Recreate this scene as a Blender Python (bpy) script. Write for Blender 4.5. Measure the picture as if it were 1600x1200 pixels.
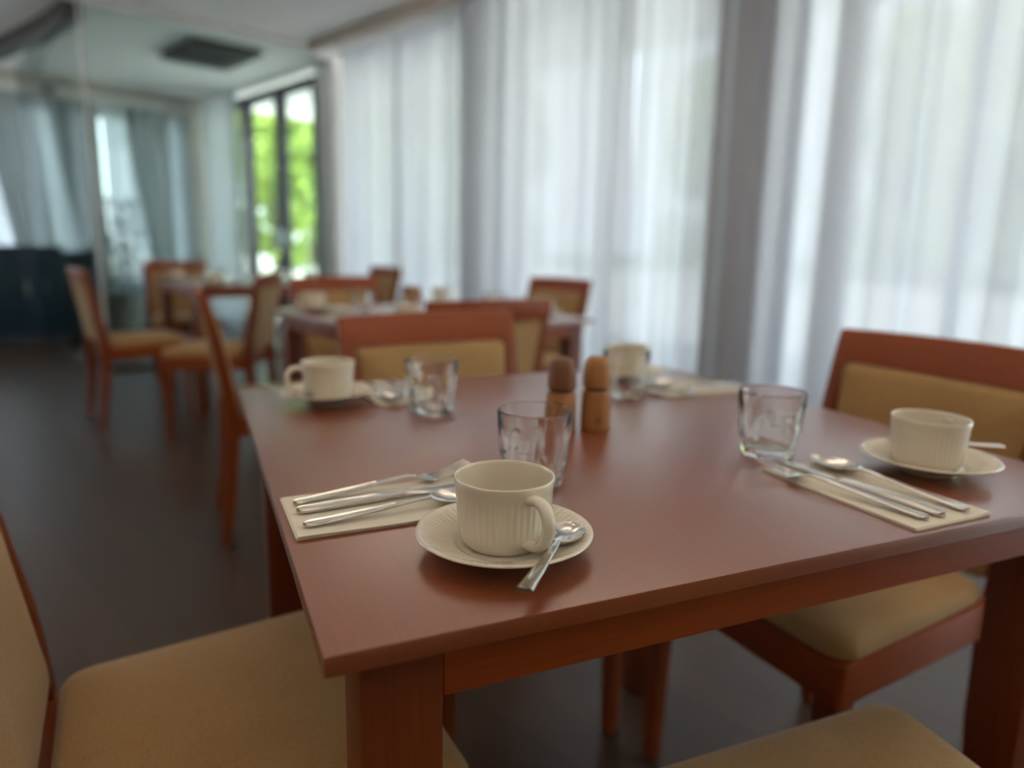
import bpy, bmesh, math, random
from mathutils import Vector, Matrix

# ------------------------------------------------------------------ scene, camera, light
S = bpy.context.scene
COL = S.collection
for o in list(bpy.data.objects):
    bpy.data.objects.remove(o)

S.view_settings.view_transform = 'Standard'
S.view_settings.look = 'None'
S.view_settings.gamma = 1.0
S.view_settings.use_curve_mapping = False
S.view_settings.exposure = 0.55

CAM = Vector((-0.06057, -0.42216, 1.00683))
YAW, PITCH, ROLL, FPX = 0.417034, 0.189167, 0.020356, 1118.61
fwd = Vector((math.sin(YAW) * math.cos(PITCH), math.cos(YAW) * math.cos(PITCH), -math.sin(PITCH)))
rgt = Vector((math.cos(YAW), -math.sin(YAW), 0))
up = rgt.cross(fwd)
r2 = math.cos(ROLL) * rgt + math.sin(ROLL) * up
u2 = -math.sin(ROLL) * rgt + math.cos(ROLL) * up
cd = bpy.data.cameras.new('camera')
cam = bpy.data.objects.new('camera', cd)
COL.objects.link(cam)
m = Matrix((r2, u2, -fwd)).transposed().to_4x4()
m.translation = CAM
cam.matrix_world = m
cd.sensor_width = 36
cd.lens = 36 * FPX / 1600
cd.clip_start = 0.02
cd.dof.use_dof = True
cd.dof.focus_distance = 0.60
cd.dof.aperture_fstop = 2.15
S.camera = cam

# daylight: a bright hazy sky, and a high sun that comes over the roof and lights the terrace
w = bpy.data.worlds.new('sky')
S.world = w
w.use_nodes = True
wn = w.node_tree
wn.nodes.clear()
wout = wn.nodes.new('ShaderNodeOutputWorld')
wbg = wn.nodes.new('ShaderNodeBackground')
wtc = wn.nodes.new('ShaderNodeTexCoord')
wsep = wn.nodes.new('ShaderNodeSeparateXYZ')
wramp = wn.nodes.new('ShaderNodeValToRGB')
wramp.color_ramp.elements[0].position = 0.0
wramp.color_ramp.elements[0].color = (0.86, 0.93, 1.0, 1)
wramp.color_ramp.elements[1].position = 0.7
wramp.color_ramp.elements[1].color = (0.62, 0.78, 1.0, 1)
wn.links.new(wtc.outputs['Generated'], wsep.inputs[0])
wn.links.new(wsep.outputs['Z'], wramp.inputs[0])
wn.links.new(wramp.outputs[0], wbg.inputs['Color'])
wbg.inputs['Strength'].default_value = 4.3
wn.links.new(wbg.outputs[0], wout.inputs[0])

sun_d = bpy.data.lights.new('sun', 'SUN')
sun_d.energy = 13.0
sun_d.angle = math.radians(1.5)
sun_d.color = (1.0, 0.95, 0.86)
sun = bpy.data.objects.new('sun', sun_d)
COL.objects.link(sun)

# ------------------------------------------------------------------ the room's own frame
# W(s, u): s runs along the window wall towards the camera side, u runs from the curtain into the room
P0 = Vector((1.125, 6.452, 0))
E1 = Vector((-0.345, 0.9386, 0)).normalized()      # along the wall, away from the camera
E2 = Vector((-E1.y, E1.x, 0))                      # from the windows into the room
AW = math.atan2(-E1.y, -E1.x)                      # direction of +s
CEIL = 2.7


def W(s, u, z=0.0):
    return P0 - E1 * s + E2 * u + Vector((0, 0, z))


sun.rotation_euler = (-(E2 * 0.62) + Vector((0, 0, -1.0))).to_track_quat('-Z', 'Y').to_euler()


# ------------------------------------------------------------------ materials
def mat(name):
    mt = bpy.data.materials.new(name)
    mt.use_nodes = True
    nt = mt.node_tree
    b = nt.nodes['Principled BSDF']
    return mt, nt, b


def coords(nt, scale=(1, 1, 1), kind='Object'):
    tc = nt.nodes.new('ShaderNodeTexCoord')
    mp = nt.nodes.new('ShaderNodeMapping')
    mp.inputs['Scale'].default_value = scale
    nt.links.new(tc.outputs[kind], mp.inputs[0])
    return mp.outputs[0]


def noise(nt, vec, scale=5.0, detail=4.0, rough=0.5):
    n = nt.nodes.new('ShaderNodeTexNoise')
    n.inputs['Scale'].default_value = scale
    n.inputs['Detail'].default_value = detail
    n.inputs['Roughness'].default_value = rough
    nt.links.new(vec, n.inputs['Vector'])
    return n.outputs['Fac']


def ramp(nt, fac, stops):
    r = nt.nodes.new('ShaderNodeValToRGB')
    els = r.color_ramp.elements
    while len(els) < len(stops):
        els.new(0.5)
    for e, (p, c) in zip(els, stops):
        e.position = p
        e.color = (*c, 1)
    nt.links.new(fac, r.inputs[0])
    return r.outputs[0]


def bump(nt, b, fac, strength=0.1, dist=0.001):
    bp = nt.nodes.new('ShaderNodeBump')
    bp.inputs['Strength'].default_value = strength
    bp.inputs['Distance'].default_value = dist
    nt.links.new(fac, bp.inputs['Height'])
    nt.links.new(bp.outputs[0], b.inputs['Normal'])


def wood(name, axis, dark, mid, light, rough=0.3, coat=0.25, ior=1.5, spec=0.5):
    mt, nt, b = mat(name)
    sc = [60, 60, 60]
    sc[axis] = 2.2
    v = coords(nt, sc)
    f = noise(nt, v, 6.0, 6.0, 0.6)
    c = ramp(nt, f, [(0.25, dark), (0.5, mid), (0.78, light)])
    nt.links.new(c, b.inputs['Base Color'])
    b.inputs['Roughness'].default_value = rough
    b.inputs['Specular IOR Level'].default_value = spec
    b.inputs['Coat Weight'].default_value = coat
    b.inputs['Coat Roughness'].default_value = 0.30
    b.inputs['Coat IOR'].default_value = ior
    bump(nt, b, f, 0.06, 0.0006)
    return mt


CH = ((0.165, 0.033, 0.006), (0.200, 0.041, 0.008), (0.240, 0.052, 0.011))
wood_top = wood('lacquered_cherry_top', 1, *CH, rough=0.36, coat=1.0, ior=1.82, spec=0.5)
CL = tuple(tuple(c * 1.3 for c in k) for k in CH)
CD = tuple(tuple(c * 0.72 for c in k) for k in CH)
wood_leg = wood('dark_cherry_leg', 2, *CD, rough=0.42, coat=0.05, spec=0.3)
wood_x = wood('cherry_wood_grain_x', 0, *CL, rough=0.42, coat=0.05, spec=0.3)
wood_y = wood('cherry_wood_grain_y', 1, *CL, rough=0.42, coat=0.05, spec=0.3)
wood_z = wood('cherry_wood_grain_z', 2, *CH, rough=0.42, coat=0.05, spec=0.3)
oak_body = wood('oak_wood', 2, (0.26, 0.105, 0.032), (0.36, 0.155, 0.05), (0.44, 0.20, 0.07), 0.5, 0.0)
oak_dark = wood('walnut_wood', 2, (0.13, 0.048, 0.02), (0.18, 0.068, 0.028), (0.23, 0.09, 0.04), 0.5, 0.0)


def plain(name, col, rough=0.5, metal=0.0, spec=0.5, nz=0.0, ns=30.0):
    mt, nt, b = mat(name)
    b.inputs['Roughness'].default_value = rough
    b.inputs['Metallic'].default_value = metal
    b.inputs['Specular IOR Level'].default_value = spec
    v = coords(nt)
    f = noise(nt, v, ns, 3.0)
    lo = tuple(c * (1 - nz) for c in col)
    hi = tuple(min(1, c * (1 + nz)) for c in col)
    c = ramp(nt, f, [(0.3, lo), (0.7, hi)])
    nt.links.new(c, b.inputs['Base Color'])
    return mt


# upholstery: woven tan cloth
fabric, nt, b = mat('tan_upholstery')
v = coords(nt)
f = noise(nt, v, 420.0, 2.0)
f2 = noise(nt, v, 9.0, 3.0)
mx = nt.nodes.new('ShaderNodeMath')
mx.operation = 'ADD'
mul = nt.nodes.new('ShaderNodeMath')
mul.operation = 'MULTIPLY'
mul.inputs[1].default_value = 0.5
nt.links.new(f2, mul.inputs[0])
nt.links.new(f, mx.inputs[0])
nt.links.new(mul.outputs[0], mx.inputs[1])
c = ramp(nt, mx.outputs[0], [(0.5, (0.30, 0.170, 0.058)), (0.95, (0.41, 0.245, 0.095))])
nt.links.new(c, b.inputs['Base Color'])
b.inputs['Roughness'].default_value = 0.85
b.inputs['Sheen Weight'].default_value = 0.15
bump(nt, b, f, 0.25, 0.0006)

china, nt, b = mat('cream_china')
f = noise(nt, coords(nt), 14.0, 2.0)
c = ramp(nt, f, [(0.3, (0.69, 0.635, 0.52)), (0.7, (0.72, 0.66, 0.55))])
nt.links.new(c, b.inputs['Base Color'])
b.inputs['Roughness'].default_value = 0.18
b.inputs['Coat Weight'].default_value = 0.3
b.inputs['Coat Roughness'].default_value = 0.05

steel, nt, b = mat('polished_steel')
b.inputs['Metallic'].default_value = 1.0
f = noise(nt, coords(nt, (4, 60, 60)), 20.0, 2.0)
c = ramp(nt, f, [(0.3, (0.66, 0.63, 0.60)), (0.7, (0.72, 0.69, 0.66))])
nt.links.new(c, b.inputs['Base Color'])
b.inputs['Roughness'].default_value = 0.12

paper = plain('napkin_paper', (0.72, 0.67, 0.56), 0.9, nz=0.03, ns=60, spec=0.2)

glassm, nt, b = mat('clear_tumbler_glass')
b.inputs['Base Color'].default_value = (0.97, 0.99, 0.98, 1)
b.inputs['Transmission Weight'].default_value = 1.0
b.inputs['Roughness'].default_value = 0.0
b.inputs['IOR'].default_value = 1.47


def thin_glass(name, tint, refl=0.06):
    mt = bpy.data.materials.new(name)
    mt.use_nodes = True
    nt = mt.node_tree
    nt.nodes.clear()
    out = nt.nodes.new('ShaderNodeOutputMaterial')
    tr = nt.nodes.new('ShaderNodeBsdfTransparent')
    gl = nt.nodes.new('ShaderNodeBsdfGlossy')
    gl.inputs['Roughness'].default_value = 0.03
    mix = nt.nodes.new('ShaderNodeMixShader')
    lw = nt.nodes.new('ShaderNodeLayerWeight')
    lw.inputs['Blend'].default_value = 0.5
    pw = nt.nodes.new('ShaderNodeMath')
    pw.operation = 'POWER'
    pw.inputs[1].default_value = 5.0
    fr = nt.nodes.new('ShaderNodeMath')
    fr.operation = 'MULTIPLY_ADD'
    fr.inputs[1].default_value = 0.6
    fr.inputs[2].default_value = refl / 2
    nt.links.new(lw.outputs['Facing'], pw.inputs[0])
    nt.links.new(pw.outputs[0], fr.inputs[0])
    f = noise(nt, coords(nt), 0.7, 2.0)
    c = ramp(nt, f, [(0.3, tuple(t * 0.98 for t in tint)), (0.7, tint)])
    nt.links.new(c, tr.inputs['Color'])
    nt.links.new(fr.outputs[0], mix.inputs[0])
    nt.links.new(tr.outputs[0], mix.inputs[1])
    nt.links.new(gl.outputs[0], mix.inputs[2])
    nt.links.new(mix.outputs[0], out.inputs[0])
    return mt


pane_glass = thin_glass('window_pane_glass', (0.95, 0.97, 0.96))
green_glass = thin_glass('green_tinted_partition_glass', (0.76, 0.81, 0.785))


def sheer(name, col, see, transl):
    """fine voile: part of the light goes straight through the weave, the rest is scattered by the threads"""
    mt = bpy.data.materials.new(name)
    mt.use_nodes = True
    nt = mt.node_tree
    nt.nodes.clear()
    out = nt.nodes.new('ShaderNodeOutputMaterial')
    tr = nt.nodes.new('ShaderNodeBsdfTransparent')
    tl = nt.nodes.new('ShaderNodeBsdfTranslucent')
    df = nt.nodes.new('ShaderNodeBsdfDiffuse')
    m1 = nt.nodes.new('ShaderNodeMixShader')
    m2 = nt.nodes.new('ShaderNodeMixShader')
    f = noise(nt, coords(nt, (60, 60, 2)), 3.0, 2.0)
    c = ramp(nt, f, [(0.3, tuple(t * 0.96 for t in col)), (0.7, col)])
    nt.links.new(c, tl.inputs['Color'])
    nt.links.new(c, df.inputs['Color'])
    m1.inputs[0].default_value = transl
    m2.inputs[0].default_value = see
    nt.links.new(df.outputs[0], m1.inputs[1])
    nt.links.new(tl.outputs[0], m1.inputs[2])
    nt.links.new(m1.outputs[0], m2.inputs[1])
    nt.links.new(tr.outputs[0], m2.inputs[2])
    nt.links.new(m2.outputs[0], out.inputs[0])
    return mt


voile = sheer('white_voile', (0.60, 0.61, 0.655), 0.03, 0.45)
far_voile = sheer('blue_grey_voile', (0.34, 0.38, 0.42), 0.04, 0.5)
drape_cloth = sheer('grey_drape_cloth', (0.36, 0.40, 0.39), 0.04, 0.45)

# parquet floor: dark wood boards, half gloss
floor_m, nt, b = mat('dark_wood_floor')
v = coords(nt, (1, 1, 1))
br = nt.nodes.new('ShaderNodeTexBrick')
br.inputs['Scale'].default_value = 1.0
br.inputs['Brick Width'].default_value = 1.2
br.inputs['Row Height'].default_value = 0.12
br.inputs['Mortar Size'].default_value = 0.0015
br.inputs['Color1'].default_value = (0.052, 0.026, 0.016, 1)
br.inputs['Color2'].default_value = (0.072, 0.038, 0.023, 1)
br.inputs['Mortar'].default_value = (0.012, 0.008, 0.006, 1)
nt.links.new(v, br.inputs['Vector'])
f = noise(nt, coords(nt, (3, 30, 1)), 3.0, 5.0)
mixc = nt.nodes.new('ShaderNodeMixRGB')
mixc.blend_type = 'MULTIPLY'
mixc.inputs[0].default_value = 0.6
c = ramp(nt, f, [(0.3, (0.65, 0.65, 0.65)), (0.7, (1.0, 1.0, 1.0))])
nt.links.new(br.outputs['Color'], mixc.inputs[1])
nt.links.new(c, mixc.inputs[2])
nt.links.new(mixc.outputs[0], b.inputs['Base Color'])
b.inputs['Roughness'].default_value = 0.36
b.inputs['Specular IOR Level'].default_value = 0.5

plaster = plain('white_plaster', (0.90, 0.86, 0.84), 0.9, nz=0.02, ns=3, spec=0.2)
wall_m = plain('warm_grey_wall', (0.62, 0.58, 0.53), 0.9, nz=0.03, ns=3, spec=0.2)
column_m = plain('grey_column_paint', (0.80, 0.77, 0.75), 0.8, nz=0.03, ns=4)
beige_trim = plain('beige_trim_paint', (0.66, 0.54, 0.47), 0.7, nz=0.03, ns=8)
dark_frame = plain('anthracite_frame', (0.060, 0.055, 0.065), 0.5, nz=0.1, ns=20)
bronze = plain('dark_bronze', (0.050, 0.040, 0.036), 0.5, nz=0.15, ns=15)
blue_paint = plain('petrol_blue_paint', (0.010, 0.038, 0.068), 0.45, nz=0.15, ns=6)
grey_paint = plain('slate_grey_paint', (0.06, 0.07, 0.10), 0.5, nz=0.1, ns=6)
leaf_m = plain('leaf_green', (0.27, 0.38, 0.05), 0.6, nz=0.45, ns=1.3)
leaf_dark = plain('deep_leaf_green', (0.018, 0.050, 0.024), 0.5, nz=0.4, ns=6)
bark = plain('tree_bark', (0.10, 0.075, 0.05), 0.9, nz=0.3, ns=20)
paving = plain('pale_terrace_paving', (0.80, 0.77, 0.70), 0.9, nz=0.06, ns=1.5)
pot_m = plain('grey_planter_clay', (0.20, 0.20, 0.19), 0.7, nz=0.1, ns=12)
brass_dark = plain('burnt_mark', (0.09, 0.045, 0.02), 0.7, nz=0.1)
vent_m = plain('dark_vent_grille', (0.06, 0.055, 0.045), 0.6, nz=0.1)
chrome_m = plain('brushed_metal', (0.45, 0.46, 0.46), 0.35, metal=1.0, nz=0.05)


# ------------------------------------------------------------------ mesh helpers
class MB:
    def __init__(self):
        self.v, self.f = [], []

    def add(self, vs, fs):
        n = len(self.v)
        self.v += [tuple(p) for p in vs]
        self.f += [tuple(i + n for i in f) for f in fs]
        return self

    def box(self, x0, x1, y0, y1, z0, z1, T=None):
        vs = [Vector((x, y, z)) for z in (z0, z1) for y in (y0, y1) for x in (x0, x1)]
        if T is not None:
            vs = [T @ p for p in vs]
        return self.add(vs, [(0, 2, 3, 1), (4, 5, 7, 6), (0, 1, 5, 4), (2, 6, 7, 3), (0, 4, 6, 2), (1, 3, 7, 5)])

    def loft(self, rings, cap0=True, cap1=True, closed=True):
        n = len(rings[0])
        vs = [p for r in rings for p in r]
        fs = []
        for i in range(len(rings) - 1):
            for j in range(n if closed else n - 1):
                k = (j + 1) % n
                fs.append((i * n + j, i * n + k, (i + 1) * n + k, (i + 1) * n + j))
        if cap0:
            fs.append(tuple(reversed(range(n))))
        if cap1:
            fs.append(tuple((len(rings) - 1) * n + j for j in range(n)))
        return self.add(vs, fs)

    def lathe(self, prof, segs=64, rfun=None, c=(0, 0)):
        """prof: (r, z) list; rfun(i, theta, r, z) -> r, z. A profile end with r=0 becomes a pole."""
        rings, poles = [], {}
        n0 = len(self.v)
        idx = []
        for i, (r, z) in enumerate(prof):
            if r <= 1e-9:
                self.v.append((c[0], c[1], z))
                idx.append([len(self.v) - 1])
            else:
                row = []
                for k in range(segs):
                    t = 2 * math.pi * k / segs
                    rr, zz = rfun(i, t, r, z) if rfun else (r, z)
                    self.v.append((c[0] + rr * math.cos(t), c[1] + rr * math.sin(t), zz))
                    row.append(len(self.v) - 1)
                idx.append(row)
        for a, bb in zip(idx, idx[1:]):
            for k in range(segs):
                k2 = (k + 1) % segs
                if len(a) == 1 and len(bb) == 1:
                    continue
                if len(a) == 1:
                    self.f.append((a[0], bb[k2], bb[k]))
                elif len(bb) == 1:
                    self.f.append((a[k], a[k2], bb[0]))
                else:
                    self.f.append((a[k], a[k2], bb[k2], bb[k]))
        return self

    def build(self, name, material, parent=None, smooth=True, bevel=0.0, angle=35, bseg=2):
        me = bpy.data.meshes.new(name)
        me.from_pydata(self.v, [], self.f)
        bm = bmesh.new()
        bm.from_mesh(me)
        bmesh.ops.recalc_face_normals(bm, faces=bm.faces)
        if bevel > 0:
            es = [e for e in bm.edges if len(e.link_faces) == 2 and e.calc_face_angle(0) > math.radians(40)]
            bmesh.ops.bevel(bm, geom=es, offset=bevel, segments=bseg, profile=0.6, affect='EDGES', clamp_overlap=True)
        if smooth:
            for fc in bm.faces:
                fc.smooth = True
            for e in bm.edges:
                if len(e.link_faces) == 2 and e.calc_face_angle(0) > math.radians(angle):
                    e.smooth = False
        bm.to_mesh(me)
        bm.free()
        me.materials.append(material)
        o = bpy.data.objects.new(name, me)
        COL.objects.link(o)
        if parent is not None:
            o.parent = parent
        return o


def tag(o, label=None, cat=None, group=None, kind=None):
    if label:
        o['label'] = label
    if cat:
        o['category'] = cat
    if group:
        o['group'] = group
    if kind:
        o['kind'] = kind
    return o


def empty(name, loc=(0, 0, 0), rz=0.0):
    o = bpy.data.objects.new(name, None)
    o.empty_display_size = 0.05
    COL.objects.link(o)
    o.location = loc
    o.rotation_euler = (0, 0, rz)
    return o


def kids(o):
    return [c for c in bpy.data.objects if c.parent == o]


def copy_tree(o, parent=None):
    c = o.copy()
    COL.objects.link(c)
    c.parent = parent
    for ch in kids(o):
        copy_tree(ch, c)
    return c


def frame(o, dx, dy):  # a matrix: local x along dx
    return Matrix.Translation(o) @ Matrix.Rotation(math.atan2(dy, dx), 4, 'Z')


def wall_T(s, u, z=0.0):  # local x = +s, local y = u into the room
    return Matrix.Translation(W(s, u, z)) @ Matrix(((-E1.x, E2.x, 0, 0), (-E1.y, E2.y, 0, 0), (0, 0, 1, 0), (0, 0, 0, 1)))


WT = wall_T(0, 0)


def struct(o):
    o['kind'] = 'structure'
    return o


# ------------------------------------------------------------------ room shell
S0, S1 = -3.3, 8.9       # far wall and the wall behind the camera
U0, U1 = -0.34, 7.4      # window plane and the left wall

mb = MB().box(S0 - .1, S1 + .1, U0 - .2, U1 + .1, -0.12, 0.0)
fl = struct(mb.build('floor', floor_m, smooth=False))
fl.matrix_world = WT
mb = MB().box(S0 - .3, S1 + 1.2, U0 - 1.6, U1 + .3, CEIL, CEIL + 0.25)
ce = struct(mb.build('ceiling', plaster, smooth=False))
ce.matrix_world = WT

# window wall: a low sill beam, columns, and one framed window per bay
def column(name, s, wdt=0.42):
    mb = MB().box(s - wdt / 2, s + wdt / 2, U0 - .2, U0 + .12, 0.0, CEIL)
    o = struct(mb.build(name, column_m, bevel=0.01, smooth=True))
    o.matrix_world = WT


def window(name, s0, s1, door=False, mullions=1):
    mb = MB()
    fw, zt = (0.12 if door else 0.07), CEIL - 0.06
    mb.box(s0, s0 + fw, U0 - .05, U0 + .05, 0.0, zt)
    mb.box(s1 - fw, s1, U0 - .05, U0 + .05, 0.0, zt)
    mb.box(s0 + fw, s1 - fw, U0 - .05, U0 + .05, zt - .10, zt)
    mb.box(s0 + fw, s1 - fw, U0 - .05, U0 + .05, 0.0, 0.06)
    for k in range(mullions):
        c = s0 + (s1 - s0) * (k + 1) / (mullions + 1)
        h = 0.09 if door else 0.03
        mb.box(c - h, c + h, U0 - .04, U0 + .04, 0.06, zt - .10)
    fr = struct(mb.build(name, dark_frame, bevel=0.006))
    fr.matrix_world = WT
    pn = MB().box(s0 + fw - .01, s1 - fw + .01, U0 - .006, U0 + .006, 0.05, zt - .09).build('pane', pane_glass, fr, smooth=False)
    if door:
        hb = MB()
        c = (s0 + s1) / 2
        for sg in (-1, 1):
            hb.box(c + sg * .05 - .012, c + sg * .05 + .012, U0 + .04, U0 + .09, 0.95, 1.15)
        hb.build('door_handle', chrome_m, fr, bevel=0.004)
    return fr


for i, s in enumerate((-0.45, 1.86, 4.0, 6.1, 8.85)):
    column('column_%d' % (i + 1), s, 0.3 if i == 0 else 0.34)
for i, (a, bb) in enumerate(((-0.2, 1.69), (2.03, 3.83), (4.17, 5.93), (6.27, 8.78))):
    window('window_%d' % (i + 1), a, bb)
door = window('door_1', -2.47, -0.70, door=True)
window('window_8', S0 + .01, -2.48, mullions=0)

# far wall of the glazed room beyond, with its windows, and the plain walls off to the left and behind
mb = MB()
mb.box(S0 - .2, S0, U0, 0.10, 0, CEIL)
for a, bb in ((0.10, 2.40), (2.60, 4.6), (4.8, U1)):
    mb.box(S0 - .2, S0, a, bb, 2.42, CEIL)
for a, bb in ((2.40, 2.60), (4.6, 4.8)):
    mb.box(S0 - .2, S0, a, bb, 0, CEIL)
mb.box(S0 - .2, S0, 0.10, U1, 0, 0.45)
o = struct(mb.build('wall_far', wall_m, smooth=False))
o.matrix_world = WT


def far_window(name, a, bb):
    mb = MB()
    f = 0.06
    mb.box(S0 - .15, S0 - .05, a, a + f, 0.45, 2.42)
    mb.box(S0 - .15, S0 - .05, bb - f, bb, 0.45, 2.42)
    mb.box(S0 - .15, S0 - .05, a + f, bb - f, 0.45, 0.51)
    mb.box(S0 - .15, S0 - .05, a + f, bb - f, 2.36, 2.42)
    mid = (a + bb) / 2
    mb.box(S0 - .14, S0 - .06, mid - .04, mid + .04, 0.51, 2.36)
    fr = struct(mb.build(name, dark_frame, smooth=False))
    fr.matrix_world = WT
    MB().box(S0 - .106, S0 - .094, a + f - .01, bb - f + .01, 0.50, 2.37).build('pane', pane_glass, fr, smooth=False)


far_window('window_5', 0.10, 2.40)
far_window('window_6', 2.60, 4.60)
far_window('window_7', 4.80, 7.39)

mb = MB().box(S0 - .2, S1 + .2, U1, U1 + .2, 0, CEIL)
o = struct(mb.build('wall_left', wall_m, smooth=False))
o.matrix_world = WT
o = struct(MB().box(S1, S1 + .2, U0, U1, 0, CEIL).build('wall_back', wall_m, smooth=False))
o.matrix_world = WT

# trim: beige cornice over the curtains, pelmet over the far windows, dark curved ceiling beam
mb = MB().box(0.05, S1, 0.10, 0.20, CEIL - 0.07, CEIL)
o = struct(mb.build('trim_1', beige_trim, bevel=0.008))
o.matrix_world = WT
mb = MB().box(S0, S0 + .10, 0.30, U1, 2.46, CEIL - .12)
o = struct(mb.build('trim_2', column_m, bevel=0.01))
o.matrix_world = WT
pts = [Vector((-0.76, 6.02, 0)), Vector((-0.90, 6.38, 0)), Vector((-1.07, 6.76, 0)), Vector((-1.27, 7.16, 0)), Vector((-1.52, 7.62, 0)), Vector((-1.84, 8.15, 0))]
rings = []
for i, p in enumerate(pts):
    d = (pts[min(i + 1, len(pts) - 1)] - pts[max(i - 1, 0)]).normalized()
    n = Vector((-d.y, d.x, 0)) * 0.07
    rings.append([p - n + Vector((0, 0, CEIL - .13)), p + n + Vector((0, 0, CEIL - .13)), p + n + Vector((0, 0, CEIL)), p - n + Vector((0, 0, CEIL))])
struct(MB().loft(rings).build('trim_3', bronze, bevel=0.01))

# glass partition across the room, meeting the window wall
gp = struct(MB().box(-0.045, 0.0, 0.06, 1.95, CEIL - .05, CEIL).box(-0.035, -0.010, 1.932, 1.946, 0.0, CEIL).build('partition_1', column_m, smooth=False))
gp.matrix_world = WT
MB().box(-0.045, 0.0, 0.06, 1.93, 0.0, 0.04).build('sill', bronze, gp, smooth=False)
MB().box(-0.028, -0.018, 0.06, 1.93, 0.04, CEIL - .04).build('pane', green_glass, gp, smooth=False)
gp2 = struct(MB().box(S0 + 1.17, -0.06, 1.93, 1.97, 0.0, 0.05).build('partition_2', bronze, smooth=False))
gp2.matrix_world = WT
MB().box(S0 + 1.17, -0.06, 1.945, 1.955, 0.04, CEIL - .13).build('pane', green_glass, gp2, smooth=False)


# ------------------------------------------------------------------ added square lamps, out of view, glowing up and down to brighten the room
def glow(name, strength):
    g = bpy.data.materials.new(name)
    g.use_nodes = True
    lb = g.node_tree.nodes['Principled BSDF']
    lb.inputs['Base Color'].default_value = (0.8, 0.78, 0.72, 1)
    lb.inputs['Emission Color'].default_value = (1.0, 0.86, 0.69, 1)
    lb.inputs['Emission Strength'].default_value = strength
    return g


lamp0 = empty('added_fill_lamp')
MB().box(-.32, .32, -.32, .32, -.34, -.30).build('housing', plaster, lamp0, bevel=0.006)
MB().box(-.30, .30, -.30, .30, -.345, -.3405).build('diffuser', glow('fill_lamp_diffuser', 0.35), lamp0, smooth=False)
MB().box(-.30, .30, -.30, .30, -.2995, -.295).build('upper_diffuser', glow('fill_lamp_uplight', 4.5), lamp0, smooth=False)
for sx in (-1, 1):
    MB().box(sx * .31 - .002, sx * .31 + .002, -.002, .002, -.30, -.0005).build('cable', chrome_m, lamp0, smooth=False)
for i, (s, u) in enumerate([(a, bb) for a in (3.0, 4.7, 6.4, 8.0) for bb in (1.6, 3.5, 5.4)]):
    o = lamp0 if i == 0 else copy_tree(lamp0)
    o.matrix_world = wall_T(s, u, CEIL)
    tag(o, 'added square white lamp out of view, brightening the near end of the room', 'lamp', 'added square fill lamps')


# ------------------------------------------------------------------ curtains
def curtain_mesh(s_a, s_b, seed, u0=0.0, amp=0.046, z0=0.015, z1=CEIL - 0.01, step=0.011, wl=0.19, tie=None, along='s'):
    rnd = random.Random(seed)
    n = max(12, int((s_b - s_a) / step))
    # folds of uneven width: accumulate phase
    ph, phs, amps = rnd.random() * 6, [], []
    wcur, acur = wl, amp
    for i in range(n + 1):
        if i % 9 == 0:
            wt = wl * rnd.uniform(0.55, 1.7)
            at = amp * rnd.uniform(0.5, 1.35)
        wcur += (wt - wcur) * 0.15
        acur += (at - acur) * 0.15
        ph += 2 * math.pi * step / wcur
        phs.append(ph)
        amps.append(acur)
    rows = 14
    vs, fs = [], []
    k1, k2 = rnd.uniform(0, 6), rnd.uniform(0, 6)
    for j in range(rows + 1):
        t = j / rows
        z = z0 + (z1 - z0) * t
        for i in range(n + 1):
            s = s_a + (s_b - s_a) * i / n
            if tie:
                s = tie(s, t)
            gather = 0.75 + 0.5 * (1 - t)
            uu = u0 + amps[i] * gather * math.sin(phs[i]) + 0.012 * math.sin(phs[i] * 2.3 + k1) + 0.010 * (1 - t) * math.sin(phs[i] * .37 + k2 + 2 * t)
            ss = s + 0.30 * amps[i] * math.sin(phs[i] * 2 + k2)
            vs.append((ss, uu, z) if along == 's' else (uu, ss, z))
    for j in range(rows):
        for i in range(n):
            a = j * (n + 1) + i
            fs.append((a, a + 1, a + n + 2, a + n + 1))
    return MB().add(vs, fs)


lab = ['white sheer curtain beside the glass partition, farthest of the near room',
       'white sheer curtain behind the chair nearest the windows in the middle distance',
       'white sheer curtain straight behind the pair of wooden mills',
       'white sheer curtain behind the chair at the right of the near table',
       'white sheer curtain bunched beside the unseen window left bare for added light, out at the right']
for i, (a, bb) in enumerate(((0.03, 1.90), (1.84, 3.38), (3.32, 4.62), (4.55, 5.56), (5.57, 5.86))):  # window beyond the last one, out of view, left bare to add daylight
    o = curtain_mesh(a, bb, 11 + i, u0=-0.145 + .15 * (i % 2), step=0.012 if i < 4 else 0.03).build('curtain', voile, angle=180)
    o.matrix_world = WT
    tag(o, lab[i], 'curtain', 'white sheer curtains along the window wall')

o = curtain_mesh(-3.22, -2.33, 77, u0=-0.16, z0=0.02, amp=0.03, wl=0.10).build('curtain', voile, angle=180)
o.matrix_world = WT
tag(o, 'white curtain drawn aside left of the dark framed glass door', 'curtain', 'white sheer curtains along the window wall')

# curtains of the far wall, seen through the partition: pale sheers, and grey drapes held aside
for i, (a, bb) in enumerate(((0.06, 0.98), (1.02, 2.1), (2.14, 4.4))):
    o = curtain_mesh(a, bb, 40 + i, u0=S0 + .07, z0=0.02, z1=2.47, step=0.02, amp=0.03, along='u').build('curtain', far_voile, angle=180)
    o.matrix_world = WT
    tag(o, ['pale sheer curtain in the far corner behind the glass partition', 'pale sheer curtain on the far wall left of the far corner one', 'pale sheer curtain on the far wall above the blue sideboard'][i], 'curtain', 'pale sheers on the far wall')


def tie_to(a, bb, lo, hi):
    def f(s, t):
        q = (s - a) / (bb - a)
        bot_a, bot_b = lo, hi
        sa = a + (bot_a - a) * (1 - t) ** 1.3
        sb = bb + (bot_b - bb) * (1 - t) ** 1.3
        return sa + (sb - sa) * q
    return f


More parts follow.
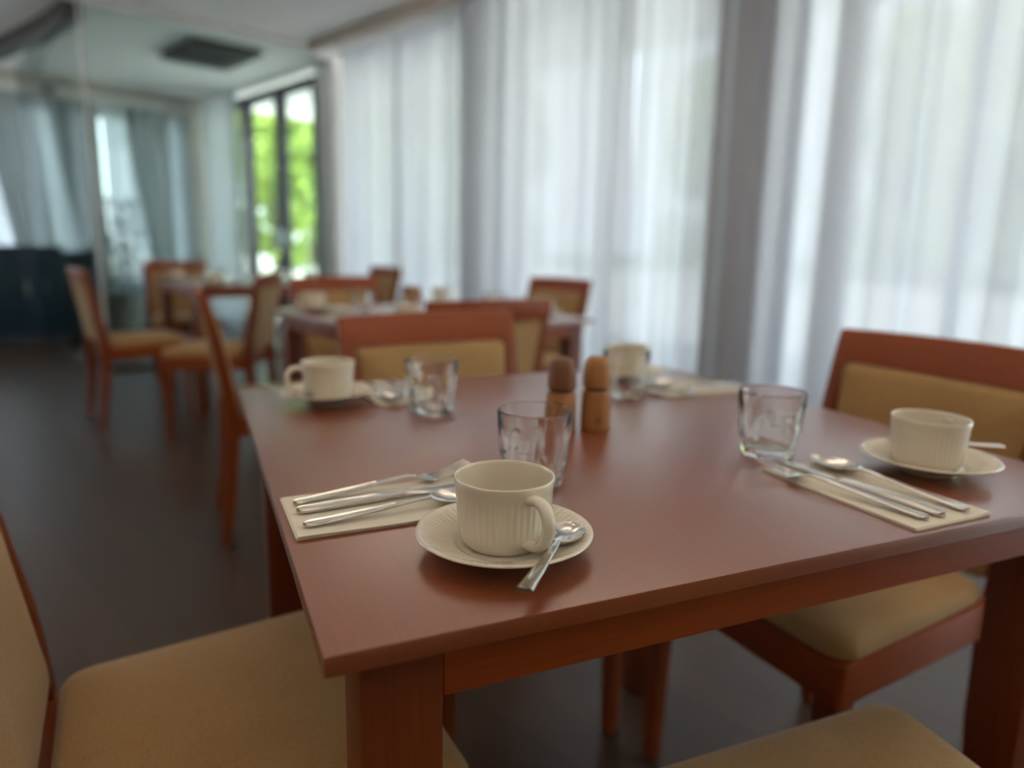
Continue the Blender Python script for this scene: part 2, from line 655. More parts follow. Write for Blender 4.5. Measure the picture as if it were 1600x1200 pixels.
drapes = ((0.32, 0.80, 0.33, 0.50, 'grey drape on the far wall nearest the window corner, slanting edge'),
          (1.06, 1.52, 1.00, 1.20, 'grey drape on the far wall, middle one, slanting edge'),
          (1.64, 2.12, 1.50, 1.80, 'grey drape on the far wall behind the blue cabinet'))
for i, (a, bb, lo, hi, lb) in enumerate(drapes):
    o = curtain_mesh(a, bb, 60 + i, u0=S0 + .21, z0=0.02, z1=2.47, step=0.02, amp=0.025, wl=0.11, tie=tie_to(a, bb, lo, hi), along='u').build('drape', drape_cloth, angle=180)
    o.matrix_world = WT
    tag(o, lb, 'curtain', 'grey drapes on the far wall')


# ------------------------------------------------------------------ outdoors
o = MB().box(-60, 60, -26, U0 - .2, -0.20, -0.06).build('ground', paving, smooth=False)
o.matrix_world = WT
struct(o)
o = MB().box(-90, 90, -110, -26, -0.22, -0.05).build('ground_lawn', plain('meadow_grass', (0.10, 0.16, 0.035), 0.95, nz=0.4, ns=0.8), smooth=False)
o.matrix_world = WT
struct(o)
o = MB().box(-60, S0 - .2, U0 - .2, 40, -0.20, -0.06).build('ground_side', paving, smooth=False)
o.matrix_world = WT
struct(o)
o = MB().box(S1 + .2, 60, U0 - .2, 40, -0.20, -0.06).build('ground_back', paving, smooth=False)
o.matrix_world = WT
struct(o)


def crown_mb(seed, r=1.6, h=3.6, n=2600, z0=0.5, leaf=0.16):
    rnd = random.Random(seed)
    blobs = []
    for k in range(16):
        t = rnd.random()
        a = rnd.uniform(0, 6.283)
        rad = r * (0.35 + 0.5 * math.sin(math.pi * min(1, 0.15 + t * 0.85)))
        blobs.append((Vector((math.cos(a) * rad * rnd.uniform(.2, .9), math.sin(a) * rad * rnd.uniform(.2, .9), z0 + h * t)), r * rnd.uniform(.35, .55)))
    vs, fs = [], []
    for k in range(n):
        c, br = rnd.choice(blobs)
        d = Vector((rnd.gauss(0, 1), rnd.gauss(0, 1), rnd.gauss(0, 1))).normalized()
        p = c + d * br * rnd.uniform(.75, 1.05)
        nrm = (d + Vector((rnd.uniform(-.6, .6), rnd.uniform(-.6, .6), rnd.uniform(-.2, .8)))).normalized()
        t1 = nrm.orthogonal().normalized()
        t1.rotate(Matrix.Rotation(rnd.uniform(0, 6.28), 3, nrm))
        t2 = nrm.cross(t1)
        l = leaf * rnd.uniform(.7, 1.3)
        i0 = len(vs)
        vs += [p - t1 * l, p - t2 * l * .45, p + t1 * l, p + t2 * l * .45]
        fs.append((i0, i0 + 1, i0 + 2, i0 + 3))
    return MB().add(vs, fs)


def trunk_mb(h=2.6, r=0.11):
    rings = []
    for k in range(7):
        t = k / 6
        rr = r * (1.25 - 0.7 * t)
        off = Vector((0.05 * math.sin(3 * t), 0.04 * math.sin(5 * t), h * t))
        rings.append([off + Vector((rr * math.cos(a * math.pi / 5), rr * math.sin(a * math.pi / 5), 0)) for a in range(10)])
    return MB().loft(rings)


tree0 = empty('tree')
crown_mb(5).build('crown', leaf_m, tree0, smooth=False)
trunk_mb().build('trunk', bark, tree0)
spots = [(-9.5, -7.5, 1.1), (-13.5, -11.0, 1.4), (-19.5, -9.0, 1.4), (-17, -17.5, 1.7), (-24, -13, 1.9), (-6.0, -17, 1.4), (1.0, -21, 1.7), (6.0, -23, 1.8), (-30, -17, 2.2), (-3, -26, 2.0), (13.5, -24, 1.9), (21, -27, 2.2)]
for i, (s, u, sc) in enumerate(spots):
    t = tree0 if i == 0 else copy_tree(tree0)
    t.location = W(s, u, -0.06)
    t.rotation_euler = (0, 0, i * 1.7)
    t.scale = (sc, sc, sc * 1.05)
    tag(t, 'leafy green tree outside the dark framed glass door' if i in (0, 1, 2, 3, 4, 8) else 'leafy green tree out beyond the terrace behind the curtains',
        'tree', 'trees seen through the glass door' if i in (0, 1, 2, 3, 4, 8) else 'trees behind the curtains')


# ------------------------------------------------------------------ dining chair (faces +y, origin on the floor under the seat)
def rrect(hw0, hw1, y0, y1, r, n=10):
    """rounded trapezoid outline: half width hw0 at y0 (rear), hw1 at y1 (front)"""
    cs = [(hw1, y1, 0), (-hw1, y1, 90), (-hw0, y0, 180), (hw0, y0, 270)]
    pts = []
    for x, y, a0 in cs:
        cx = x - math.copysign(r, x)
        cy = y - math.copysign(r, 1 if y == y1 else -1)
        for k in range(n + 1):
            a = math.radians(a0 + 90 * k / n)
            pts.append((cx + r * math.cos(a), cy + r * math.sin(a)))
    return pts


def inset(pts, d, c=(0, 0)):
    out = []
    for x, y in pts:
        dx, dy = x - c[0], y - c[1]
        l = math.hypot(dx, dy)
        k = max(0.0, 1 - d / l)
        out.append((c[0] + dx * k, c[1] + dy * k))
    return out


def cushion(pts, levels, c=(0, 0), top=None, fn=lambda x, y, z: (x, y, z)):
    mb = MB()
    rings = [[fn(x, y, z) for x, y in inset(pts, d, c)] for d, z in levels]
    mb.loft(rings, cap0=True, cap1=False)
    n = len(pts)
    mb.v.append(fn(c[0], c[1], top))
    ci = len(mb.v) - 1
    base = (len(levels) - 1) * n
    for j in range(n):
        mb.f.append((base + j, base + (j + 1) % n, ci))
    return mb


ZT = 0.85


def yb(z):
    k = [(0, -.250), (.2, -.226), (.42, -.212), (.55, -.222), (.7, -.248), (.85, -.283)]
    for (a, ya), (bb, y2) in zip(k, k[1:]):
        if z <= bb:
            t = (z - a) / (bb - a)
            return ya + (y2 - ya) * t
    return k[-1][1]


def xb(z):
    return 0.182 + 0.024 * max(0, (z - .2) / .65)


def make_chair():
    root = empty('dining_chair')
    pts = rrect(.190, .218, -.190, .205, .035)
    cushion(pts, [(.010, .436), (.002, .440), (0, .450), (.002, .459), (.008, .467), (.020, .473), (.05, .479), (.10, .4835), (.15, .486)], top=.487).build('seat', fabric, root)
    # apron frame under the cushion
    mb = MB()
    ring = lambda d, z: [Vector((x, y, z)) for x, y in inset(rrect(.192, .220, -.205, .208, .012, 3), d)]
    mb.loft([ring(.022, .372), ring(0, .372), ring(0, .4375), ring(.03, .4375)])
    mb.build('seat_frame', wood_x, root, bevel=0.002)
    for sx in (-1, 1):
        rings = []
        for z, h, x, y in ((0.0, .0135, .196, .186), (.2, .017, .195, .184), (.372, .0205, .194, .183), (.433, .0205, .194, .183)):
            rings.append([Vector((sx * x + a * h, y + bq * h, z)) for a, bq in ((-1, -1), (1, -1), (1, 1), (-1, 1))])
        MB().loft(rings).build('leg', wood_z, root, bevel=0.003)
    for sx in (-1, 1):
        rings = []
        for z, hx, hy in ((0, .013, .015), (.2, .0155, .020), (.372, .0165, .023), (.44, .0165, .023), (.55, .0165, .020), (.65, .0165, .0175), (.72, .016, .016), (.787, .0155, .0145)):
            rings.append([Vector((sx * xb(z) + a * hx, yb(z) + bq * hy - .006, z)) for a, bq in ((-1, -1), (1, -1), (1, 1), (-1, 1))])
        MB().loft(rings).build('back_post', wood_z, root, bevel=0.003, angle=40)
    # top rail: broad board, gently bowed, ends running on from the posts
    rings = []
    N = 14
    for k in range(N + 1):
        t = -1 + 2 * k / N
        bow = -.014 * (1 - t * t)
        r = []
        for z, dy in ((.784, -.0205), (.784, .0085), (.818, .0065), (ZT, .003), (ZT, -.0165), (.818, -.019)):
            x = t * (xb(z) + .0155)
            r.append(Vector((x, yb(z) + bow + dy, z + (.004 * (1 - t * t) if z > .84 else 0))))
        rings.append(r)
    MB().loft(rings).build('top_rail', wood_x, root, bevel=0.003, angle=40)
    # upholstered back panel between the posts
    pp = rrect(.171, .187, .462, .783, .012, 5)
    def fn(x, h, t):
        return (x, yb(h) + t - .014 * (1 - (x / .19) ** 2) * max(0, (h - .46) / .33), h)
    cc = (0, .62)
    cushion(pp, [(.012, -.024), (.003, -.022), (0, -.016), (0, .004), (.003, .011), (.009, .016), (.022, .020), (.06, .025), (.11, .027)], c=cc, top=.028, fn=fn).build('backrest', fabric, root)
    return root


chair0 = make_chair()
used = []


def chair(x, y, face, label, group):
    o = chair0 if not used else copy_tree(chair0)
    used.append(o)
    o.location = (x, y, 0)
    o.rotation_euler = (0, 0, math.atan2(face[1], face[0]) - math.pi / 2)
    tag(o, label, 'chair', group)
    return o


G1 = 'chairs around the laid table in front'
G2 = 'chairs around the tables further back'
a5 = math.radians(5)
chair(-.040, .385, (math.cos(a5), math.sin(a5)), 'tan upholstered dining chair at the lower left, drawn up to the near table', G1)
chair(.473, .888, (.14, -.99), 'dining chair across the near table, facing the viewer, behind the clear glass', G1)
chair(.930, .450, (-.996, -.06), 'dining chair at the right of the near table, back against the curtains', G1)
chair(.478, -.078, (.02, 1.0), 'dining chair with only a corner of its tan seat at the bottom edge', G1)


# ------------------------------------------------------------------ dining tables (origin at table centre on the floor)
def make_table():
    root = empty('dining_table')
    H = .45
    mb = MB().box(-H, H, -H, H, .7345, .75)
    mb.build('tabletop', wood_top, root, bevel=0.0016, bseg=2)
    a = H - .0285
    for sx in (-1, 1):
        for sy in (-1, 1):
            x0, x1 = sorted((sx * a, sx * (a - .061)))
            y0, y1 = sorted((sy * a, sy * (a - .061)))
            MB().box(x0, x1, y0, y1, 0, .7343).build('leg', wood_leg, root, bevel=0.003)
    for sy in (-1, 1):
        y0, y1 = sorted((sy * (a - .0015), sy * (a - .0215)))
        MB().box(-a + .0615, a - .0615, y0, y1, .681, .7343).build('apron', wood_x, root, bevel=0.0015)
    for sx in (-1, 1):
        x0, x1 = sorted((sx * (a - .0015), sx * (a - .0215)))
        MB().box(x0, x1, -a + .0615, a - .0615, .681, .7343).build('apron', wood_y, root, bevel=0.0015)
    return root


TZ = .75
t1 = make_table()
t1.location = (.45, .45, 0)
tag(t1, 'large reddish brown wooden dining table in front, laid for four', 'table', 'square wooden dining tables')
R14 = math.radians(14)
t2 = copy_tree(t1)
t2.location = (.75, 2.22, 0)
t2.rotation_euler = (0, 0, R14)
tag(t2, 'reddish wooden dining table behind the chair facing the viewer', 'table', 'square wooden dining tables')
t3 = copy_tree(t1)
t3.location = (.235, 4.59, 0)
t3.rotation_euler = (0, 0, R14)
tag(t3, 'reddish wooden dining table farthest back, near the glass partition', 'table', 'square wooden dining tables')

ex, ey = Vector((math.cos(R14), math.sin(R14))), Vector((-math.sin(R14), math.cos(R14)))
chair(.24, 2.22, (1.0, .02), 'dining chair seen side on beyond the left edge of the near table', G2)
chair(.69, 1.84, (-.20, .98), 'dining chair turned away, top rail just above the chair facing the viewer', G2)
chair(1.42, 2.86, (-.95, -.30), 'dining chair closest to the curtains, tan back showing above the two wooden mills', G2)
chair(.62, 2.78, (.24, -.97), 'dining chair across the second table, behind the white cups', G2)
chair(.03, 3.60, (-.93, .36), 'dining chair turned sideways in front of the farthest table', G2)
chair(-.36, 4.12, (.96, .28), 'dining chair at the far left, seen side on by the farthest table', G2)
chair(-.14, 5.24, (.15, -.98), 'dining chair behind the farthest table, beside the glass partition', G2)
chair(.90, 4.55, (-.97, -.24), 'dining chair below the bright glass door, at the farthest table', G2)


# ------------------------------------------------------------------ crockery, cutlery, glass
def make_saucer():
    prof = [(0, .004), (.026, .004), (.028, .0), (.031, .0), (.033, .0045), (.050, .009), (.063, .0140), (.0720, .0175), (.0748, .0187),
            (.0758, .0196), (.0755, .0206), (.0743, .0212), (.0727, .0210), (.070, .0197), (.064, .0173), (.058, .0149), (.050, .0122), (.044, .0102), (.0415, .0090), (.0405, .0074), (.036, .0070), (0, .0070)]
    def rf(i, t, r, z):
        if 13 <= i <= 17:
            amp = .0010 * {13: .15, 14: .8, 17: .35}.get(i, 1.0)
            return r, z + amp * math.cos(72 * t)
        return r, z
    return MB().lathe(prof, 72 * 8, rf).build('saucer', china, angle=60)


def make_cup():
    H = .060
    outer = [(0, .0025), (.030, .0025), (.0312, 0), (.0330, 0), (.0345, .0018), (.0368, .0045), (.0380, .0080), (.0384, .0100), (.0388, .0130), (.0396, .0220), (.0404, .0320), (.0411, .0420), (.0415, .0470), (.0418, .0500), (.0423, .0520), (.0427, .0550), (.0430, .0580), (.0429, .0594), (.0424, .0601), (.0416, .0601), (.0409, .0594), (.0405, .0575), (.0398, .0470), (.0386, .0300), (.0372, .0140), (.0350, .0080), (.0310, .0052), (0, .0046)]
    def rf(i, t, r, z):
        if 8 <= i <= 12:
            k = .35 if i in (8,) else 1
            return r + .00022 * k * (abs(math.cos(22 * t)) * 2 - 1.2), z
        return r, z
    cup = MB().lathe(outer, 44 * 8, rf).build('coffee_cup', china, angle=60)
    # handle in the local x-z plane, towards +x
    P = [(.0388, .0485), (.0450, .0508), (.0530, .0520), (.0610, .0495), (.0660, .0430), (.0672, .0350), (.0652, .0270), (.0605, .0195), (.0530, .0140), (.0450, .0120), (.0362, .0112)]
    # smooth the path
    pts = [Vector((x, 0, z)) for x, z in P]
    fine = []
    for k in range(len(pts) - 1):
        p0, p1, p2, p3 = pts[max(k - 1, 0)], pts[k], pts[k + 1], pts[min(k + 2, len(pts) - 1)]
        for q in range(5):
            t = q / 5
            fine.append(.5 * ((2 * p1) + (-p0 + p2) * t + (2 * p0 - 5 * p1 + 4 * p2 - p3) * t * t + (-p0 + 3 * p1 - 3 * p2 + p3) * t ** 3))
    fine.append(pts[-1])
    rings = []
    n = len(fine)
    for k, p in enumerate(fine):
        d = (fine[min(k + 1, n - 1)] - fine[max(k - 1, 0)]).normalized()
        nn = Vector((-d.z, 0, d.x))
        e = min(k, n - 1 - k) / 8
        wy = .0058 + .0010 * max(0, 1 - e)
        wn_ = .0042 + .0004 * max(0, 1 - e)
        rings.append([p + nn * (wn_ * math.cos(a)) + Vector((0, wy * math.sin(a), 0)) for a in [2 * math.pi * j / 16 for j in range(16)]])
    MB().loft(rings).build('handle', china, cup, angle=60)
    return cup


def make_glass(seed=3):
    rnd = random.Random(seed)
    Hh = .084
    def r0(z):
        t = z / Hh
        return .0325 + .0090 * (1 - (1 - min(1, t)) ** 2.0)
    planes = []
    for row in range(5):
        zc = .002 + row * .0150
        off = rnd.random()
        for k in range(7):
            a = 2 * math.pi * (k + off + (row % 2) * .5 + rnd.uniform(-.28, .28)) / 7
            z = zc + rnd.uniform(-.005, .005)
            slope = .10 if z > .04 else .17          # the wall's own flare
            planes.append((a, z, r0(z) - rnd.uniform(.0004, .0016), slope + rnd.uniform(-.10, .10)))

    def facet(t, z):
        r = r0(z)
        best = r
        for a, zc, d, sl in planes:
            if abs(z - zc) > .017:
                continue
            c = math.cos(t - a)
            if c > .6:
                best = min(best, (d + sl * (z - zc)) / c)
        k = max(0, min(1, (z - .069) / .011))
        return best * (1 - k) + r * k

    def rf(i, t, r, z):
        if 2 <= i < n_out:
            return max(facet(t, z), r0(z) - .0044), z
        return r, z
    prof = [(0, .0012), (.0290, .0), (.0318, .0018)]
    zz = [.004 + .0785 * k / 47 for k in range(48)]
    prof += [(r0(z), z) for z in zz]
    n_out = len(prof)
    prof += [(r0(Hh) - .0005, Hh - .0006), (r0(Hh) - .0012, Hh), (r0(Hh) - .0021, Hh - .0004)]
    for k in range(14):
        z = Hh - .002 - (Hh - .016) * k / 13
        prof.append((r0(z) - .0024 - .0034 * min(1, k / 4), z))
    prof += [(r0(.012) - .0085, .0115), (.018, .0098), (0, .0098)]
    g = MB().lathe(prof, 180, rf).build('tumbler', glassm, angle=9)
    return g


def section(w, t, zc, x, dish=0.0, rim=0.0, n=9):
    """closed cross-section across y at station x"""
    top, bot = [], []
    for k in range(n):
        q = -1 + 2 * k / (n - 1)
        y = w * q
        z = zc - dish * (1 - q * q)
        edge = math.sqrt(max(0, 1 - abs(q) ** 5))
        g = rim if 0.45 < abs(q) < 0.95 else 0.0
        top.append(Vector((x, y, z + t * .5 * (0.25 + .75 * edge) + g)))
        bot.append(Vector((x, y, z - t * .5 * (0.25 + .75 * edge))))
    return top + bot[::-1]


def lerp_tab(tab, x):
    for a, bb in zip(tab, tab[1:]):
        if x <= bb[0]:
            t = (x - a[0]) / (bb[0] - a[0])
            return [p + (q - p) * t for p, q in zip(a, bb)]
    return list(tab[-1])


def cut_handle(L0, wend, profile, name='handle', square=False):
    """profile: (x, half width, thickness, z centre)"""
    rings = []
    n = 36
    x0, x1 = profile[0][0], profile[-1][0]
    for k in range(n + 1):
        t = k / n
        x = x0 + (x1 - x0) * t
        _, w_, th, zc = lerp_tab(profile, x)
        if not square:
            d = (x - x0) / wend
            if d < 1:
                w_ *= math.sqrt(max(.02, 1 - (1 - d) ** 2))
        rings.append(section(w_, th, zc, x, rim=.0005 if t < .72 else 0.0))
    return MB().loft(rings)


HP = [(0, .0076, .0030, .0030), (.020, .0072, .0030, .0036), (.070, .0052, .0030, .0065), (.110, .0034, .0030, .0098), (.124, .0028, .0030, .0103)]


def make_fork():
    root = empty('fork')
    cut_handle(0, .007, HP).build('handle', steel, root, angle=50)
    prof = [(.1235, .0028, .0029, .0103), (.132, .0036, .0024, .0090), (.139, .0078, .0020, .0062), (.146, .0110, .0018, .0044), (.153, .0121, .0017, .0040)]
    rings = []
    for k in range(15):
        x = .1235 + (.153 - .1235) * k / 14
        _, w_, th, zc = lerp_tab(prof, x)
        rings.append(section(w_, th, zc, x, dish=.0012 * min(1, max(0, (x - .13) / .01)), n=9))
    mb = MB().loft(rings)
    tz = [(.1525, .0040), (.165, .0050), (.180, .0080), (.193, .0120), (.198, .0137)]
    for j in range(4):
        yc = -.00945 + j * .0063
        rr = []
        for x, zc in tz:
            k = (x - .1525) / (.198 - .1525)
            h = .0014 - .0006 * k
            y = yc * (1 - .06 * k)
            zo = .0012 * (1 - (yc / .012) ** 2) * (1 - k)
            rr.append([Vector((x, y - h, zc - .0008 - zo)), Vector((x, y + h, zc - .0008 - zo)), Vector((x, y + h, zc + .0008 - zo)), Vector((x, y - h, zc + .0008 - zo))])
        mb.loft(rr)
    mb.build('tines', steel, root, angle=50)
    return root


def make_spoon(L=.200, name='spoon', k=1.0, square=False):
    root = empty(name)
    if square:
        hp = [(0, .0064, .0024, .0035), (.03, .0055, .0024, .0042), (.075, .0034, .0026, .0070), (.088, .0026, .0026, .0075)]
        b0, bl, bw, dep = .0875, .047, .0165, .0062
    else:
        hp, b0, bl, bw, dep = HP, .1235, .066, .0205, .0078
    cut_handle(0, .007, hp, square=square).build('handle', steel, root, angle=50)
    z_n = hp[-1][3]
    rings = []
    n = 26
    for i in range(n + 1):
        t = i / n
        x = b0 + bl * t
        # egg-shaped outline
        e = math.sqrt(max(0.0, 1 - (2 * t - 1) ** 2))
        w_ = max(hp[-1][1] * (1 - t) * 1.0, bw * e * (1.0 - .10 * (t - .5)), .0012)
        rimz = z_n + (.0085 - z_n) * min(1, t * 2.2)
        d = dep * e ** 1.2
        rings.append(section(w_, .0015, rimz, x, dish=d, n=13))
    MB().loft(rings).build('bowl', steel, root, angle=60)
    return root


def make_knife():
    root = empty('knife')
    hp = [(0, .0078, .0052, .0032), (.03, .0072, .0058, .0034), (.085, .0058, .0060, .0036), (.105, .0050, .0056, .0036), (.112, .0058, .0060, .0036), (.116, .0050, .0048, .0036)]
    cut_handle(0, .008, hp).build('handle', steel, root, angle=50)
    rings = []
    for x, y0, y1, t in ((.1155, -.0042, .0042, .0034), (.122, -.0060, .0050, .0026), (.132, -.0090, .0060, .0022), (.165, -.0100, .0062, .0020), (.190, -.0092, .0062, .0018), (.204, -.0060, .0062, .0015), (.212, .0000, .0060, .0012), (.2145, .0040, .0056, .0010)):
        z = .0034
        rings.append([Vector((x, y0, z - .0003)), Vector((x, (y0 + y1) / 2, z - t / 2)), Vector((x, y1, z - t / 2)), Vector((x, y1, z + t / 2)), Vector((x, (y0 + y1) / 2, z + t / 2)), Vector((x, y0, z + .0003))])
    MB().loft(rings).build('blade', steel, root, angle=30)
    return root


def make_napkin():
    """folded paper napkin 0.20 x 0.11: four plies, the fold on the +y side"""
    mb = MB()
    rnd = random.Random(4)
    nx, ny = 24, 12
    for ply in range(4):
        z0 = .0002 + ply * .00062
        dx0, dx1, dy0 = rnd.uniform(-.0010, .001), rnd.uniform(-.001, .001), (3 - ply) * .0006 - .001
        vs, fs = [], []
        for side in (0, 1):
            for i in range(nx + 1):
                for j in range(ny + 1):
                    x = -.0 + dx0 + (.200 + dx1 - dx0) * i / nx
                    y = -.055 + dy0 + (.110 - dy0) * j / ny
                    lift = .0006 * (ply / 3) * (math.sin(9 * x / .2 + 1) * .5 + .5) + .0009 * (ply / 3) * max(0, 1 - j / 2.5)
                    vs.append((x, y, z0 + lift + side * .00055))
        m_ = (nx + 1) * (ny + 1)
        idx = lambda s_, i, j: s_ * m_ + i * (ny + 1) + j
        for i in range(nx):
            for j in range(ny):
                fs.append((idx(0, i, j), idx(0, i, j + 1), idx(0, i + 1, j + 1), idx(0, i + 1, j)))
                fs.append((idx(1, i, j), idx(1, i + 1, j), idx(1, i + 1, j + 1), idx(1, i, j + 1)))
        for i in range(nx):
            for j in (0, ny):
                fs.append((idx(0, i, j), idx(0, i + 1, j), idx(1, i + 1, j), idx(1, i, j)))
        for j in range(ny):
            for i in (0, nx):
                fs.append((idx(0, i, j), idx(0, i, j + 1), idx(1, i, j + 1), idx(1, i, j)))
        mb.add(vs, fs)
    return mb.build('napkin', paper, angle=50)


saucer0, cup0, glass0 = make_saucer(), make_cup(), make_glass()
fork0, spoon0, knife0, napkin0 = make_fork(), make_spoon(), make_knife(), make_napkin()
tea0 = make_spoon(name='teaspoon', square=True)
first = set()


def put(proto, M4, label, cat, group):
    if proto.name not in first:
        first.add(proto.name)
        o = proto
    else:
        o = copy_tree(proto)
    o.matrix_world = M4
    tag(o, label, cat, group)
    return o


def place(cx, cy, rz, ax, ay, a=0.0, z=TZ, tilt=0.0, T=None):
    """a local placement in table axes (origin at the table centre), turned by rz about the table centre"""
    base = Matrix.Translation((cx, cy, 0)) @ Matrix.Rotation(rz, 4, 'Z')
    return base @ Matrix.Translation((ax, ay, z)) @ Matrix.Rotation(a, 4, 'Z') @ Matrix.Rotation(tilt, 4, 'Y')


NZ = TZ + .0036         # top of a napkin


def setting(cx, cy, rz, where, group_suffix, cutlery=True, jit=(0, 0), cup_turn=0.0, spoon=None, cup_d=(0, 0), napkin_d=(0, 0), gl_d=(0, 0)):
    """one cover, written for the guest sitting at the left (-x) side of the table"""
    P = lambda *k, **kw: place(cx, cy, rz, *k, **kw)
    gx, gy = -.280 + cup_d[0], -.339 + cup_d[1]
    put(saucer0, P(gx, gy), 'cream ribbed saucer ' + where, 'saucer', 'saucers ' + group_suffix)
    put(cup0, P(gx + .001, gy + .004, math.radians(-82) + cup_turn, TZ + .0072), 'cream fluted coffee cup ' + where, 'cup', 'coffee cups ' + group_suffix)
    put(glass0, P(-.178 + gl_d[0], -.186 + gl_d[1], 1.0 + rz), 'clear faceted glass tumbler ' + where, 'glass', 'glass tumblers ' + group_suffix)
    nx, ny = -.4425 + napkin_d[0], -.204 + napkin_d[1]
    put(napkin0, P(nx, ny, math.radians(1.0)), 'folded cream paper napkin ' + where, 'napkin', 'paper napkins ' + group_suffix)
    if cutlery:
        put(fork0, P(nx + .008, ny + .0265, math.radians(10), NZ), 'steel fork on the napkin ' + where, 'fork', 'forks ' + group_suffix)
        put(knife0, P(nx + .008, ny + .003, math.radians(5.5), NZ), 'steel table knife on the napkin ' + where, 'knife', 'knives ' + group_suffix)
        put(spoon0, P(nx + .009, ny - .034, math.radians(4.5), NZ), 'steel dessert spoon on the napkin ' + where, 'spoon', 'dessert spoons ' + group_suffix)
    if spoon:
        sx, sy, sa, sz, st = spoon
        put(tea0, P(gx + sx, gy + sy, sa, sz, st), 'small steel teaspoon resting on the saucer ' + where, 'spoon', 'teaspoons ' + group_suffix)


tsp = (-.032, -.110, math.radians(47), TZ + .0180, math.radians(2))
setting(.45, .45, 0, 'nearest the viewer', 'on the near table', spoon=tsp, cup_d=(0, -.003))
setting(.45, .45, math.pi / 2, 'at the right of the near table', 'on the near table', cup_d=(-.032, .047), napkin_d=(0, .049), gl_d=(-.010, .030), spoon=(-.010, -.123, math.radians(55), TZ + .018, math.radians(2)))
setting(.45, .45, -math.pi / 2, 'at the far left corner of the near table', 'on the near table', cup_d=(-.030, .017), gl_d=(-.004, .005), napkin_d=(0, .004), spoon=(-.080, -.093, math.radians(23), TZ + .018, math.radians(2)))
setting(.45, .45, math.pi, 'at the far right of the near table', 'on the near table')


# pepper and salt mills
def make_mill(cap_mat, mark):
    root = empty('pepper_mill' if cap_mat is oak_dark else 'salt_mill')
    body = [(0, 0), (.0205, 0), (.0218, .0012), (.0220, .004), (.0216, .030), (.0205, .0535), (.0196, .0565), (.0180, .0574), (0, .0574)]
    bo = MB().lathe(body, 48).build('body', oak_body, root, angle=40)
    MB().lathe([(0, .0570), (.0172, .0570), (.0172, .0622), (0, .0622)], 40).build('neck', brass_dark, root, angle=40)
    cap = [(0, .0618), (.0186, .0618), (.0200, .0630), (.0202, .0660), (.0198, .0780), (.0188, .0900), (.0172, .0985), (.0140, .1035), (.0090, .1058), (0, .1066)]
    MB().lathe(cap, 48).build('cap', cap_mat, root, angle=40)
    if mark:
        mk = MB()
        rings = []
        for r in (.0038, .0046):
            rings.append([])
            for k in range(24):
                t = 2 * math.pi * k / 24
                a, z = r * math.cos(t) / .022, .0165 + r * math.sin(t)
                rings[-1].append(Vector((.0222 * math.cos(a), .0222 * math.sin(a), z)))
        mk.loft(rings, cap0=False, cap1=False)
        for k in range(3):
            a0 = -.06 + .06 * k
            mk.add([(.0222 * math.cos(q), .0222 * math.sin(q), z) for q, z in ((a0 - .012, .0145), (a0 + .012, .0145), (a0 + .012, .0188), (a0 - .012, .0188))], [(0, 1, 2, 3)])
        mk.build('emblem', brass_dark, bo, smooth=False)
    return root


pm, sm = make_mill(oak_dark, False), make_mill(oak_body, True)
pm.location = (.4065, .4585, TZ)
pm.rotation_euler = (0, 0, math.radians(-114))
sm.location = (.4605, .4535, TZ)
sm.rotation_euler = (0, 0, math.radians(-108))
tag(pm, 'wooden mill with dark brown cap on the near table, left of the two', 'mill', 'wooden mills on the near table')
tag(sm, 'wooden mill with a small round emblem on the near table, right of the two', 'mill', 'wooden mills on the near table')

# covers on the tables further back, out of focus
c2 = (.75, 2.22, R14)
names = {0: 'at the left of the second table', 90: 'at the near side of the second table', -90: 'at the far side of the second table', 180: 'at the window side of the second table'}
for d, nm in names.items():
    setting(c2[0], c2[1], c2[2] + math.radians(d), nm, 'on the second table', cutlery=False)
pm2, sm2 = copy_tree(pm), copy_tree(sm)
pm2.location = (.665, 2.21, TZ)
sm2.location = (.705, 2.225, TZ)
tag(pm2, 'wooden mill with dark cap on the second table', 'mill', 'wooden mills on the second table')
tag(sm2, 'lighter wooden mill on the second table beside the dark capped one', 'mill', 'wooden mills on the second table')
c3 = (.235, 4.59, R14)
names = {0: 'at the left of the farthest table', 90: 'at the near side of the farthest table', -90: 'at the far side of the farthest table'}
for d, nm in names.items():
    setting(c3[0], c3[1], c3[2] + math.radians(d), nm, 'on the farthest table', cutlery=False)


# ------------------------------------------------------------------ furniture and fittings far off at the left
cab = empty('sideboard')
cab.matrix_world = wall_T(-2.42, 2.27)
MB().box(-.21, .21, -.56, .56, .08, .90).build('body', blue_paint, cab, bevel=0.006)
MB().box(-.225, .225, -.575, .575, .9005, .925).build('top', blue_paint, cab, bevel=0.004)
MB().box(-.18, .18, -.53, .53, 0.0, .0795).build('plinth', grey_paint, cab)
for k in range(3):
    y0 = -.545 + k * .366
    d = MB().box(.2105, .226, y0, y0 + .356, .10, .885).build('door', blue_paint, cab, bevel=0.003)
    MB().box(.2262, .238, y0 + .30, y0 + .315, .45, .60).build('handle', chrome_m, d, bevel=0.003)
tag(cab, 'dark petrol blue sideboard at the far left beyond the tables', 'cabinet')

bx = MB().box(-.16, .16, -.13, .13, 0, .84)
bin_o = empty('waste_bin')
bin_o.matrix_world = wall_T(-2.42, 1.54)
bx.build('body', grey_paint, bin_o, bevel=0.015)
MB().box(-.165, .165, -.135, .135, .8405, .87).build('lid', grey_paint, bin_o, bevel=0.01)
tag(bin_o, 'slate grey box bin standing right of the blue sideboard', 'bin')

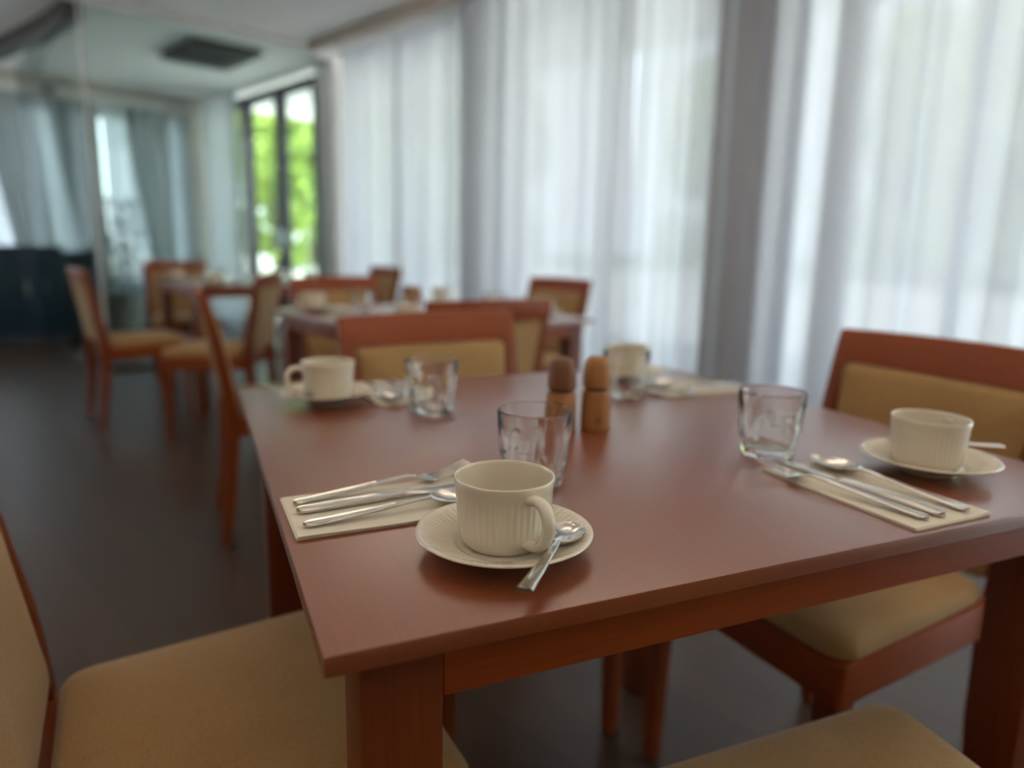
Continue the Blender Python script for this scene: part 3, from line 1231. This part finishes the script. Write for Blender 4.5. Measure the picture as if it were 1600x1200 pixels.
pl = empty('potted_plant')
pl.matrix_world = wall_T(-2.05, 1.22)
MB().lathe([(0, 0), (.13, 0), (.14, .01), (.18, .42), (.185, .45), (.17, .455), (.165, .42), (0, .42)], 40).build('pot', pot_m, pl)
rnd = random.Random(8)
mb = MB()
for k in range(240):
    a, rr, zz = rnd.uniform(0, 6.283), rnd.uniform(.02, .21) , rnd.uniform(.55, 1.42)
    rr *= 1.15 - .55 * abs(zz - .95) / .5
    p = Vector((rr * math.cos(a), rr * math.sin(a), zz))
    out = Vector((math.cos(a), math.sin(a), rnd.uniform(-.6, .5))).normalized()
    sd = out.cross(Vector((0, 0, 1))).normalized()
    l, ww = rnd.uniform(.07, .12), rnd.uniform(.018, .03)
    dn = Vector((0, 0, -.02))
    mb.add([p, p + out * l * .5 + sd * ww, p + out * l + dn, p + out * l * .5 - sd * ww], [(0, 1, 2, 3)])
mb.build('foliage', leaf_dark, pl, smooth=False)
mb = MB()
for k in range(5):
    a = k * 1.256
    rings = []
    for j in range(6):
        t = j / 5
        c_ = Vector((.03 * math.cos(a) + .12 * t * math.cos(a), .03 * math.sin(a) + .12 * t * math.sin(a), .40 + .85 * t))
        rings.append([c_ + Vector((.008 * math.cos(q), .008 * math.sin(q), 0)) for q in (0, 1.57, 3.14, 4.71)])
    mb.loft(rings)
mb.build('stem', bark, pl)
tag(pl, 'dark green potted plant behind the glass partition', 'plant')

ac = empty('ceiling_vent')
ac.location = (.20, 7.08, CEIL)
ac.rotation_euler = (0, 0, AW)
MB().box(-.40, .40, -.31, .31, -.06, -.0005).build('frame', bronze, ac, bevel=0.01)
mb = MB()
for k in range(9):
    y = -.24 + k * .06
    mb.box(-.35, .35, y - .012, y + .012, -.075, -.0605)
mb.build('slat', vent_m, ac)
tag(ac, 'dark rectangular vent on the ceiling of the glazed room', 'vent')

sp = empty('wall_speaker')
sp.matrix_world = wall_T(S0 + .10, 1.475, 2.50)
MB().box(.0005, .09, -.06, .06, -.08, .08).build('body', bronze, sp, bevel=0.008)
MB().box(.0905, .094, -.05, .05, -.07, .07).build('grille', vent_m, sp, bevel=0.001)
tag(sp, 'small dark box fixed to the band above the far curtains', 'speaker')

bpy.context.view_layer.update()
